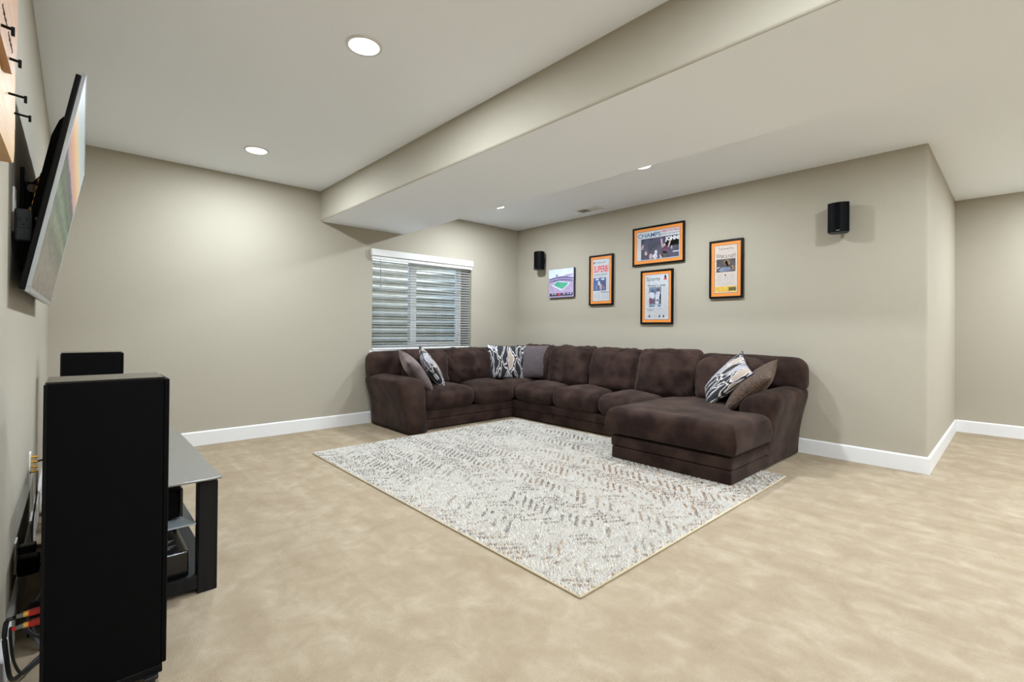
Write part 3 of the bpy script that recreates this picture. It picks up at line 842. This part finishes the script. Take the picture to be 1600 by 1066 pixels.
# 2 CHAMPS
t, a, b = framed('wide framed newspaper with blue CHAMPS headline and white JOHN lettering', 3.217, 2.560, 1.868, 2.318, .038, M['paper'])
mesh_text('CHAMPS', .30, .052, -a + .012, b - .07, Z1, 'headline', M['txtblue'], t, weight=.025)
mesh_text('FIRST EXTRA!', .215, .026, .05, b - .035, Z1, 'kicker', M['txtpink'], t, shear=.25, weight=.02)
mesh_text('A Denver Sporting News', .225, .02, .045, b - .066, Z1, 'subheading', M['txtink'], t)
sheet('photo', -a + .055, a - .008, -b + .008, b - .082, Z1, M['ph_navy'], t)
sheet('crowd_glow', .10, a - .008, -.03, .05, Z2 - .0003, M['ph_red'], t, .0003)
mesh_text('JOHN!', .175, .06, .095, .018, Z3, 'headline', M['txtwhite'], t, weight=.045)
for (u, v_, r1, r2_, rt, mm) in ((.055, .01, .011, .06, .12, 'ph_skin'), (.15, .005, .010, .055, -.35, 'ph_skin'), (.085, -.02, .018, .022, 0, 'ph_skin'), (.10, -.07, .04, .045, 0, 'ph_red'), (.085, -.12, .04, .04, 0, 'ph_dark'),
                                 (-.02, -.085, .018, .026, 0, 'ph_white'), (-.03, -.13, .03, .03, 0, 'ph_white'), (-.085, -.125, .025, .03, 0, 'ph_skin'), (-.15, -.085, .017, .024, 0, 'ph_skin'), (-.195, -.01, .012, .03, -.3, 'ph_skin'), (.045, -.135, .02, .025, .4, 'ph_skin'), (.175, -.05, .008, .02, 0, 'ph_skin')):
    blob('figure', u, v_, r1, r2_, Z2, M[mm], t, rt)
sheet('white_streak', .19, .265, -.105, -.092, Z2, M['ph_white'], t)
sheet('blue_field', .09, a - .008, -b + .008, -.07, Z2 - .0004, M['ph_blue'], t, .0003)
textlines(t, -a + .008, -a + .045, -b + .01, b - .09, 16)

# 3 Sports
t, a, b = framed('tall framed newspaper headed Sports with a photograph of two players', 3.104, 2.694, 1.182, 1.805, .034, M['paper'])
mesh_text('Sports', .175, .06, -a + .02, b - .085, Z1, 'masthead', M['txtink'], t)
blob('emblem', a - .04, b - .035, .013, .024, Z1, M['txtink'], t); sheet('emblem_base', a - .06, a - .02, b - .066, b - .052, Z1, M['txtred'], t)
mesh_text("Elway's way", .225, .036, -a + .04, b - .145, Z1, 'headline', M['txtink'], t, weight=.015)
sheet('rule', -a + .01, a - .01, b - .1, b - .0985, Z1, M['txtgrey'], t)
sheet('photo', -a + .055, .06, -.09, .115, Z1, M['ph_grey'], t)
for (u, v_, r1, r2_, mm) in ((-.055, .075, .022, .022, 'txtblue'), (-.06, .02, .035, .045, 'ph_white'), (-.07, -.045, .022, .035, 'ph_red'), (-.035, -.05, .012, .035, 'ph_navy'), (.02, .08, .022, .02, 'ph_navy'), (.02, .01, .034, .06, 'ph_white'), (.012, -.06, .02, .03, 'ph_white'), (.047, -.02, .01, .06, 'ph_navy')):
    blob('figure', u, v_, r1, r2_, Z2, M[mm], t)
sheet('caption_bar', -a + .055, -.02, -.112, -.096, Z1, M['txtblue'], t); sheet('caption_bar', .015, .06, -.112, -.096, Z1, M['txtblue'], t)
textlines(t, .075, a - .012, -.12, .12, 18); textlines(t, -a + .01, -a + .045, -.1, .1, 14)
sheet('rule', -a + .01, a - .01, -.135, -.132, Z1, M['txtink'], t)
mesh_text('OPEN', .08, .022, -a + .03, -.165, Z1, 'subheading', M['txtink'], t)
textlines(t, -a + .03, -.05, -.21, -.172, 4); textlines(t, -.03, a - .012, -.215, -.145, 6)
for u in (-.09, .04, .09): blob('emblem', u, -b + .035, .011, .016, Z1, M['ph_navy'], t)
textlines(t, -a + .01, -.11, -b + .012, -b + .05, 3); textlines(t, -.07, .02, -b + .012, -b + .05, 3)

# 4 What a rush!
t, a, b = framed('tall framed newspaper reading What a rush with a yellow advert strip', 2.281, 1.940, 1.445, 2.045, .036, M['paper_pink'])
mesh_text('The Denver Post', .155, .021, -.075, b - .045, Z1, 'masthead', M['txtink'], t)
textlines(t, -a + .03, a - .03, b - .075, b - .055, 2)
mesh_text('What a rush!', 2 * a - .03, .045, -a + .014, b - .13, Z1, 'headline', M['txtink'], t)
sheet('photo', -a + .018, a - .018, -.03, b - .14, Z1, M['ph_dark'], t)
for (u, v_, r1, r2_, rt, mm) in ((.01, .062, .032, .035, 0, 'ph_tan'), (.005, .066, .015, .02, 0, 'ph_skin'), (-.01, -.003, .075, .026, 0, 'ph_grey'), (.07, .01, .022, .024, 0, 'ph_tan'), (-.075, .012, .018, .014, 0, 'ph_skin'), (.02, .035, .014, .02, .3, 'ph_dark')):
    blob('figure', u, v_, r1, r2_, Z2, M[mm], t, rt)
textlines(t, -a + .025, -.03, -.13, -.05, 8); textlines(t, -.02, .02, -.13, -.075, 5); textlines(t, .03, a - .025, -.13, -.05, 8)
blob('emblem', -.005, -.062, .007, .01, Z1, M['txtink'], t)
textlines(t, -a + .015, a - .015, -.165, -.14, 3)
sheet('advert', -a + .008, a - .008, -b + .008, -b + .065, Z1, M['yellow'], t); sheet('advert_badge', .03, a - .012, -b + .02, -b + .055, Z2, M['olive'], t)

# stadium canvas
t = wall_thing('stadium_canvas', 'small unframed canvas print of a football stadium with green field', 'picture', 4.345, 1.748)
w2, h2 = .228, .198
obj('canvas', box(-w2, w2, -h2, h2, .001, .035, .003), M['canvas_edge'], t)
Zc = .0352
sheet('print', -w2 + .003, w2 - .003, -h2 + .003, h2 - .003, Zc, M['crowd'], t, .0004)
sheet('sky', -w2 + .003, w2 - .003, .07, h2 - .003, Zc + .0005, M['sky_print'], t, .0003)
for dz, hh, mm in ((.045, .02, 'stand_print'), (.012, .016, 'stand_print')):
    P = []
    for k in range(13):
        u = -1 + 2 * k / 12; P.append((u * (w2 - .015), dz + .02 * (1 - u * u)))
    for k in range(12, -1, -1):
        u = -1 + 2 * k / 12; P.append((u * (w2 - .015), dz + hh + .024 * (1 - u * u)))
    poly_print('upper_deck', P, Zc + .0009, M[mm], t)
poly_print('hillside', [(0.0, .085), (w2 - .02, .085), (w2 - .02, .115), (.1, .11)], Zc + .0009, M['crowd'], t)
blob('scoreboard', -.075, .105, .018, .014, Zc + .0009, M['stand_print'], t)
poly_print('sideline', [(-.17, -.03), (-.06, .035), (.17, -.005), (.02, -.11)], Zc + .0009, M['ph_white'], t)
poly_print('field', [(-.14, -.022), (-.055, .022), (.14, -.008), (.03, -.085)], Zc + .0014, M['field'], t)
for k in (.3, .6):
    poly_print('yard_line', [(-.14 + .17 * k, -.022 - .063 * k), (-.135 + .17 * k, -.02 - .062 * k), (-.05 + .195 * k, .022 - .03 * k), (-.055 + .195 * k, .022 - .03 * k)], Zc + .0019, M['ph_white'], t)
sheet('lower_crowd', -w2 + .02, w2 - .015, -h2 + .02, -h2 + .06, Zc + .0009, M['ph_navy'], t, .0003)
blob('emblem', -.03, -h2 + .045, .022, .016, Zc + .0015, M['txtred'], t)
for u in (-.15, -.1, .06, .13, .18): blob('flag', u, -h2 + .048, .012, .008, Zc + .0015, M['ph_white'], t)

# ================================================================== WALL SPEAKERS
def wall_speaker(label, y, z, turn):
    m = Matrix.Translation((XP, y, z)) @ Matrix.Rotation(turn, 4, 'Z')
    t = thing('wall_speaker', label, 'speaker', mtx=m, group='satellite speakers on the poster wall')
    # plan outline: flat back against bracket, sides, bowed front (towards -x)
    P = [(-.045, -.062), (-.045, .062), (-.12, .076)]
    F = []
    for k in range(9):
        u = 1 - 2 * k / 8; F.append((-.128 - .03 * (1 - u * u), .074 * u))
    P = [(-.045, -.058), (-.045, .058), (-.118, .078)] + F + [(-.118, -.078)]
    bm = bmesh.new(); prism(bm, P, -.125, .125)
    bevel_all(bm, .004, 2, .6); obj('cabinet', bm, M['blackmatte'], t)
    G = [(-.129, .072)] + [(-.131 - .03 * (1 - (1 - 2 * k / 8) ** 2), .072 * (1 - 2 * k / 8)) for k in range(9)] + [(-.129, -.072)]
    bm = bmesh.new(); prism(bm, G[:1] + G[1:10] + G[10:], -.112, .117); obj('grille', bm, M['blackmatte'], t)
    obj('badge', box(-.1645, -.1605, -.014, .014, -.118, -.1135), M['silver'], t)
    bm = bmesh.new(); bx(bm, -.008, 0, -.02, .02, -.04, .04, .002); cyl(bm, (-.008, 0, 0), (-.05, 0, 0), .012); obj('bracket', bm, M['black'], t)
    obj('base_cap', prism(bmesh.new(), [(p[0] * .97, p[1] * .95) for p in P], -.131, -.124), M['grey'], t)
    return t
wall_speaker('small black satellite speaker high on the wall right of the framed newspapers', 1.128, 2.09, math.radians(8))
wall_speaker('small black satellite speaker high on the wall near the window corner', 4.70, 2.085, math.radians(-4))

# ================================================================== TOWER SPEAKERS
def tower(label, y):
    t = thing('tower_speaker', label, 'speaker', (0, y, 0), 'pair of floor-standing speakers')
    x0, x1, d = -.060, .208, .20
    bm = box(x0, x1, 0, d, .045, .945, .004, 2); obj('cabinet', bm, M['blackmatte'], t)
    obj('top_cap', box(x0 - .001, x1 + .001, -.001, d + .001, .945, .951, .002), M['blackgloss'], t)
    obj('front_grille', box(x1, x1 + .014, 0, d, .052, .944, .003), M['blackmatte'], t)
    obj('rear_edge', box(x0 - .004, x0 + .004, -.003, .02, .05, .944, .002), M['black'], t)
    obj('plinth', box(x0 + .01, x1 + .004, -.004, d + .004, .026, .05, .003), M['black'], t)
    for (fx, fy) in ((x1 - .025, -.02), (x1 - .025, d + .02), (x0 + .03, -.02), (x0 + .03, d + .02)):
        bm = bmesh.new(); s = 1 if fy > 0 else -1
        bx(bm, fx - .018, fx + .018, min(fy, fy - s * .06), max(fy, fy - s * .06), .018, .03, .003)
        cyl(bm, (fx, fy - s * .012, .0), (fx, fy - s * .012, .02), .010, .014)
        obj('foot', bm, M['foot'], t)
    # rear terminals on the side facing the wall
    cup = obj('terminal_cup', box(x0 - .006, x0, .05, .15, .22, .33, .002), M['black'], t)
    for (ty, tz, mm) in ((.075, .293, 'red'), (.125, .293, 'black'), (.075, .262, 'red'), (.125, .262, 'black')):
        obj('binding_post', cyl(bmesh.new(), (x0 - .006, ty, tz), (x0 - .030, ty, tz), .010, .009, 12), M[mm], cup)
    return t
tower('tall black tower speaker filling the near left foreground', 1.846)
tower('black tower speaker on the far side of the television stand', 3.80)

# ================================================================== TV STAND
YS0, YS1, XS0, XS1 = 2.30, 3.51, -.055, .462
st_ = thing('tv_stand', 'black television stand with grey glass top beside the near tower speaker', 'tv stand', (0, 0, 0))
obj('glass_top', box(XS0, XS1, YS0, YS1, .472, .482, .003), M['topglass'], st_)
for (lx, ly) in ((XS1 - .078, YS0 + .035), (XS1 - .078, YS1 - .105), (XS0 + .02, YS0 + .035), (XS0 + .02, YS1 - .105)):
    obj('post', box(lx, lx + .07, ly, ly + .07, .0, .458, .004), M['stand'], st_)
    obj('standoff', cyl(bmesh.new(), (lx + .035, ly + .035, .458), (lx + .035, ly + .035, .472), .016), M['chrome'], st_)
obj('bottom_shelf', box(XS0 + .03, XS1 - .012, YS0 + .045, YS1 - .045, .02, .062, .003), M['stand'], st_)
obj('glass_shelf', box(XS0 + .03, XS1 - .085, YS0 + .04, YS1 - .04, .288, .295, .002), M['shelfglass'], st_)
obj('back_panel', box(XS0 + .012, XS0 + .03, YS0 + .11, YS1 - .11, .06, .44, .003), M['blackmatte'], st_)
bm = bmesh.new()
bx(bm, XS0 + .09, XS1 - .078, YS0 + .04, YS0 + .06, .02, .075, .002); obj('end_rail', bm, M['stand'], st_)
bm = bmesh.new()
bx(bm, XS0 + .09, XS1 - .078, YS1 - .06, YS1 - .04, .02, .075, .002); obj('end_rail', bm, M['stand'], st_)

rc = thing('receiver', 'black audio receiver on the glass shelf inside the stand', 'receiver', (.16, 2.62, .295))
obj('case', box(-.14, .17, -.20, .20, .012, .13, .004), M['blackmatte'], rc)
fpn = obj('front_panel', box(.17, .182, -.20, .20, .012, .13, .003), M['blackgloss'], rc)
obj('volume_knob', cyl(bmesh.new(), (.182, .12, .07), (.20, .12, .07), .025, .023, 20), M['silver'], fpn)
for (fx, fy) in ((-.10, -.16), (.13, -.16), (-.10, .16), (.13, .16)):
    obj('foot', cyl(bmesh.new(), (fx, fy, 0), (fx, fy, .012), .018, sides=12), M['black'], rc)
gc = thing('media_player', 'low black media box with pale vent stripes on the bottom shelf', 'media player', (.17, 2.57, .062))
obj('case', box(-.15, .19, -.19, .19, .006, .112, .006), M['blackgloss'], gc)
for i in range(9):
    obj('vent_stripe', box(.02 + (i % 3) * .004, .12 + (i % 4) * .012, -.15 + i * .016, -.145 + i * .016, .112, .1128), M['silver'], gc)
for fx in (-.12, .14):
    for fy in (-.14, .14): obj('foot', cyl(bmesh.new(), (fx, fy, 0), (fx, fy, .007), .015, sides=10), M['black'], gc)

# ================================================================== TELEVISION
TILT = math.atan2(.131, .756)
tm = Matrix.Translation((-.113, 2.2, 1.219)) @ Matrix.Rotation(-.0065, 4, 'Z') @ Matrix.Rotation(TILT, 4, 'Y')
tv_ = thing('television', 'large flat television tilted forward on the left wall showing a desert landscape', 'television', mtx=tm)
TW, THh = 1.41, .767
bm = bmesh.new()
for a in ((0, TW, THh - .006, THh), (0, TW, 0, .016), (0, .004, .016, THh - .006), (TW - .004, TW, .016, THh - .006)):
    bx(bm, -.0105, .0015, a[0], a[1], a[2], a[3], .0015)
obj('bezel', bm, M['silver'], tv_)
obj('screen', box(-.010, -.0005, .004, TW - .004, .016, THh - .006), M['screen'], tv_)
obj('back_plate', box(-.026, -.0105, .004, TW - .004, .004, THh - .006, .004), M['black'], tv_)
bm = bmesh.new(); prism(bm, [(-.026, .06), (-.05, .08), (-.054, .12), (-.054, .56), (-.045, .62), (-.026, .66)], .125, TW - .10, 'y'); obj('back_cover', bm, M['blackmatte'], tv_)
pb = obj('port_block', box(-.0565, -.054, .135, .17, .27, .42), M['grey'], tv_)
for i in range(5): obj('port', box(-.058, -.0563, .142, .163, .28 + i * .027, .292 + i * .027), M['gold'], pb)
mt_ = thing('tv_mount', 'black tilting steel bracket between the television and the wall', 'tv mount', (XT, 2.9, 1.6))
obj('wall_plate', box(.0, .012, -.32, .32, -.11, .11, .002), M['black'], mt_)
for yy in (-.25, .25):
    bm = bmesh.new(); prism(bm, [(.012, -.06), (.05, -.14), (.066, -.14), (.118, .16), (.1, .17), (.03, .07), (.012, .07)], yy - .012, yy + .012, 'y'); obj('arm', bm, M['black'], mt_)
obj('cross_bar', tube(bmesh.new(), [(.035, -.34, .03), (.035, .34, .03)], .016, 10), M['blackgloss'], mt_)
obj('cross_bar', tube(bmesh.new(), [(.035, -.34, -.05), (.035, .34, -.05)], .012, 10), M['blackgloss'], mt_)

# ================================================================== OUTLETS, PLUGS, CABLES
def plate(name, label, y, z, h=.118, w_=.072):
    t = thing(name, label, 'outlet', (XT, y, z))
    obj('cover_plate', box(0, .006, -w_ / 2, w_ / 2, -h / 2, h / 2, .002), M['plate'], t)
    return t
t = plate('wall_outlet', 'white wall outlet behind the television with a grey plug block', 2.335, 1.50, .15)
for dz in (-.02, .02): obj('socket', box(.006, .0075, -.014, .014, dz - .014, dz + .014, .001), M['plate'], t)
t = plate('wall_outlet', 'white wall plate low on the left wall with gold audio jacks', 3.30, .43)
for dz in (-.035, -.012, .012, .035): obj('jack', cyl(bmesh.new(), (.006, 0, dz), (.03, 0, dz), .007, sides=10), M['gold'], t)
t = plate('wall_outlet', 'white wall outlet low on the left wall with a black plug', 2.60, .235)
for dz in (-.02, .02): obj('socket', box(.006, .0075, -.014, .014, dz - .014, dz + .014, .001), M['plate'], t)
# charcoal tap with its socket turned to the camera
sp_ = thing('plug_tap', 'charcoal outlet tap with three-hole socket plugged in behind the television', 'power tap', (XT + .0078, 2.262, 1.445))
obj('body', box(0, .043, 0, .042, -.053, .053, .006, 3), M['grey'], sp_)
obj('plug_side', box(-.0005, .02, .042, .085, -.03, .03, .003), M['grey'], sp_)
obj('socket_face', box(.006, .037, -.0015, .004, -.012, .03, .002), M['grey'], sp_)
for (sx_, sz_, ww_, hh_) in ((.015, .017, .0035, .011), (.029, .017, .0035, .010), (.022, .0, .006, .006)):
    obj('slot', box(sx_ - ww_ / 2, sx_ + ww_ / 2, -.0025, .001, sz_ - hh_ / 2, sz_ + hh_ / 2), M['black'], sp_)
pl = thing('power_plug', 'black power plug pushed into the low outlet on the left wall', 'plug', (XT + .0078, 2.60, .255))
obj('plug_body', box(0, .05, -.02, .02, -.016, .016, .005), M['black'], pl)
obj('strain_relief', cyl(bmesh.new(), (.05, 0, 0), (.085, 0, -.004), .008, .004, 10), M['rubber'], pl)
br = thing('power_brick', 'black power adapter plugged into the lower socket on the left wall', 'power adapter', (XT + .0078, 2.60, .20))
obj('case', box(0, .06, -.03, .03, -.04, .025, .006), M['blackmatte'], br)
obj('lead', tube(bmesh.new(), smooth_path([(.06, 0, -.02), (.075, -.01, -.03), (.075, -.05, -.1), (.05, -.1, -.17), (.04, -.2, -.194)]), .004), M['rubber'], br)
def cable(name, label, pts, r, m, group='cables tangled behind the tower speaker'):
    return tag(obj(name, tube(bmesh.new(), smooth_path(pts), r), M[m], None, True), label, 'cable', group)
cable('loose_cable', 'thick black cable looping down to the floor at the lower left', [(-.121, 1.921, .291), (-.132, 1.918, .287), (-.137, 1.93, .24), (-.136, 1.98, .16), (-.132, 2.05, .06), (-.12, 2.15, .008), (-.07, 2.24, .008)], .0058, 'rubber')
cable('loose_cable', 'thinner black cable curving beside the white baseboard at the lower left', [(-.121, 1.921, .260), (-.126, 1.94, .255), (-.129, 1.99, .2), (-.126, 2.06, .1), (-.11, 2.13, .02), (-.08, 2.2, .006), (-.03, 2.22, .006)], .004, 'rubber')
cable('loose_cable', 'black cord arching out of the gold jack plate', [(-.13, 3.30, .442), (-.10, 3.27, .46), (-.085, 3.22, .52), (-.07, 3.1, .55), (-.05, 2.95, .5)], .005, 'rubber')
cable('loose_cable', 'thin black wire hanging along the left wall behind the speaker', [(-.13, 3.30, .395), (-.125, 3.1, .33), (-.128, 2.9, .25), (-.12, 2.8, .18), (-.09, 2.72, .16)], .003, 'rubber')
cable('loose_cable', 'grey cable looping low between the outlet and the speaker', [(-.068, 2.60, .251), (-.05, 2.58, .22), (-.07, 2.5, .12), (-.10, 2.42, .05), (-.08, 2.3, .01), (-.03, 2.25, .008)], .005, 'greywire')
cable('loose_cable', 'black coiled cord behind the tower speaker near the floor', [(-.06, 2.35, .2), (-.1, 2.32, .15), (-.11, 2.3, .08), (-.07, 2.28, .05), (-.06, 2.3, .1), (-.1, 2.36, .13), (-.12, 2.42, .07), (-.1, 2.5, .01)], .006, 'rubber')
cable('loose_cable', 'light grey wire running from the tap down behind the television', [(-.115, 2.285, 1.43), (-.104, 2.27, 1.43), (-.099, 2.275, 1.46), (-.104, 2.29, 1.475)], .004, 'greywire')
for (yy, zz, lab) in ((1.921, .293, 'gold and grey banana plug in the upper red speaker terminal'), (1.921, .262, 'gold and red banana plug in the lower red speaker terminal')):
    bp_ = thing('banana_plug', lab, 'plug', (-.090, yy, zz), 'banana plugs on the tower speaker')
    obj('gold_band', cyl(bmesh.new(), (0, 0, 0), (-.010, 0, 0), .0075, sides=12), M['gold'], bp_)
    obj('sleeve', cyl(bmesh.new(), (-.010, 0, 0), (-.024, 0, -.001), .0065, .0055, 12), M['greywire'], bp_)
    obj('tip_ring', cyl(bmesh.new(), (-.024, 0, -.001), (-.032, 0, -.002), .006, .0045, 12), M['red' if zz < .28 else 'black'], bp_)

# ================================================================== WOODEN HOOK RACK
rk = thing('hook_rack', 'honey coloured wooden board with black hooks high on the left wall', 'hook rack', (XT, 1.2, 1.555))
def board(pts, a, b, name, m, bev=.006):
    bm = prism(bmesh.new(), pts, a, b, 'x'); bevel_all(bm, bev, 3, .6); return obj(name, bm, m, rk)
board([(0, 0), (.69, 0), (.725, .012), (.745, .05), (.75, .12), (.752, .3), (.74, .62), (0, .62)], .001, .028, 'board', M['wood_light'])
board([(0, .145), (.3, .15), (.44, .155), (.475, .165), (.53, .2), (.57, .27), (.575, .4), (.55, .62), (0, .62)], .028, .042, 'name_plank', M['wood_dark'], .004)
for i, yy in enumerate((.225, .39, .565, .72)):
    x0_ = .042 if i < 2 else .028
    h_ = .148 if i > 1 else .17
    bm = bmesh.new(); tube(bm, [(x0_ - .004, yy, h_), (.059, yy, h_ - .003), (.061, yy, h_ - .003)], .0032, 8)
    bx(bm, .056, .062, yy - .0035, yy + .0035, h_ - .016, h_ + .002, .001)
    obj('hook', bm, M['black'], rk)
for k, (ya, za) in enumerate(((.235, .215), (.35, .21))):
    bm = bmesh.new(); P = []
    for q in range(22):
        P.append((.0424, ya + q * .0045 + .002 * math.sin(q * 1.7), za + .006 * math.sin(q * 2.1) + .002 * math.sin(q * .9)))
    tube(bm, P, .0009, 5); obj('burnt_lettering', bm, M['ink'], rk)
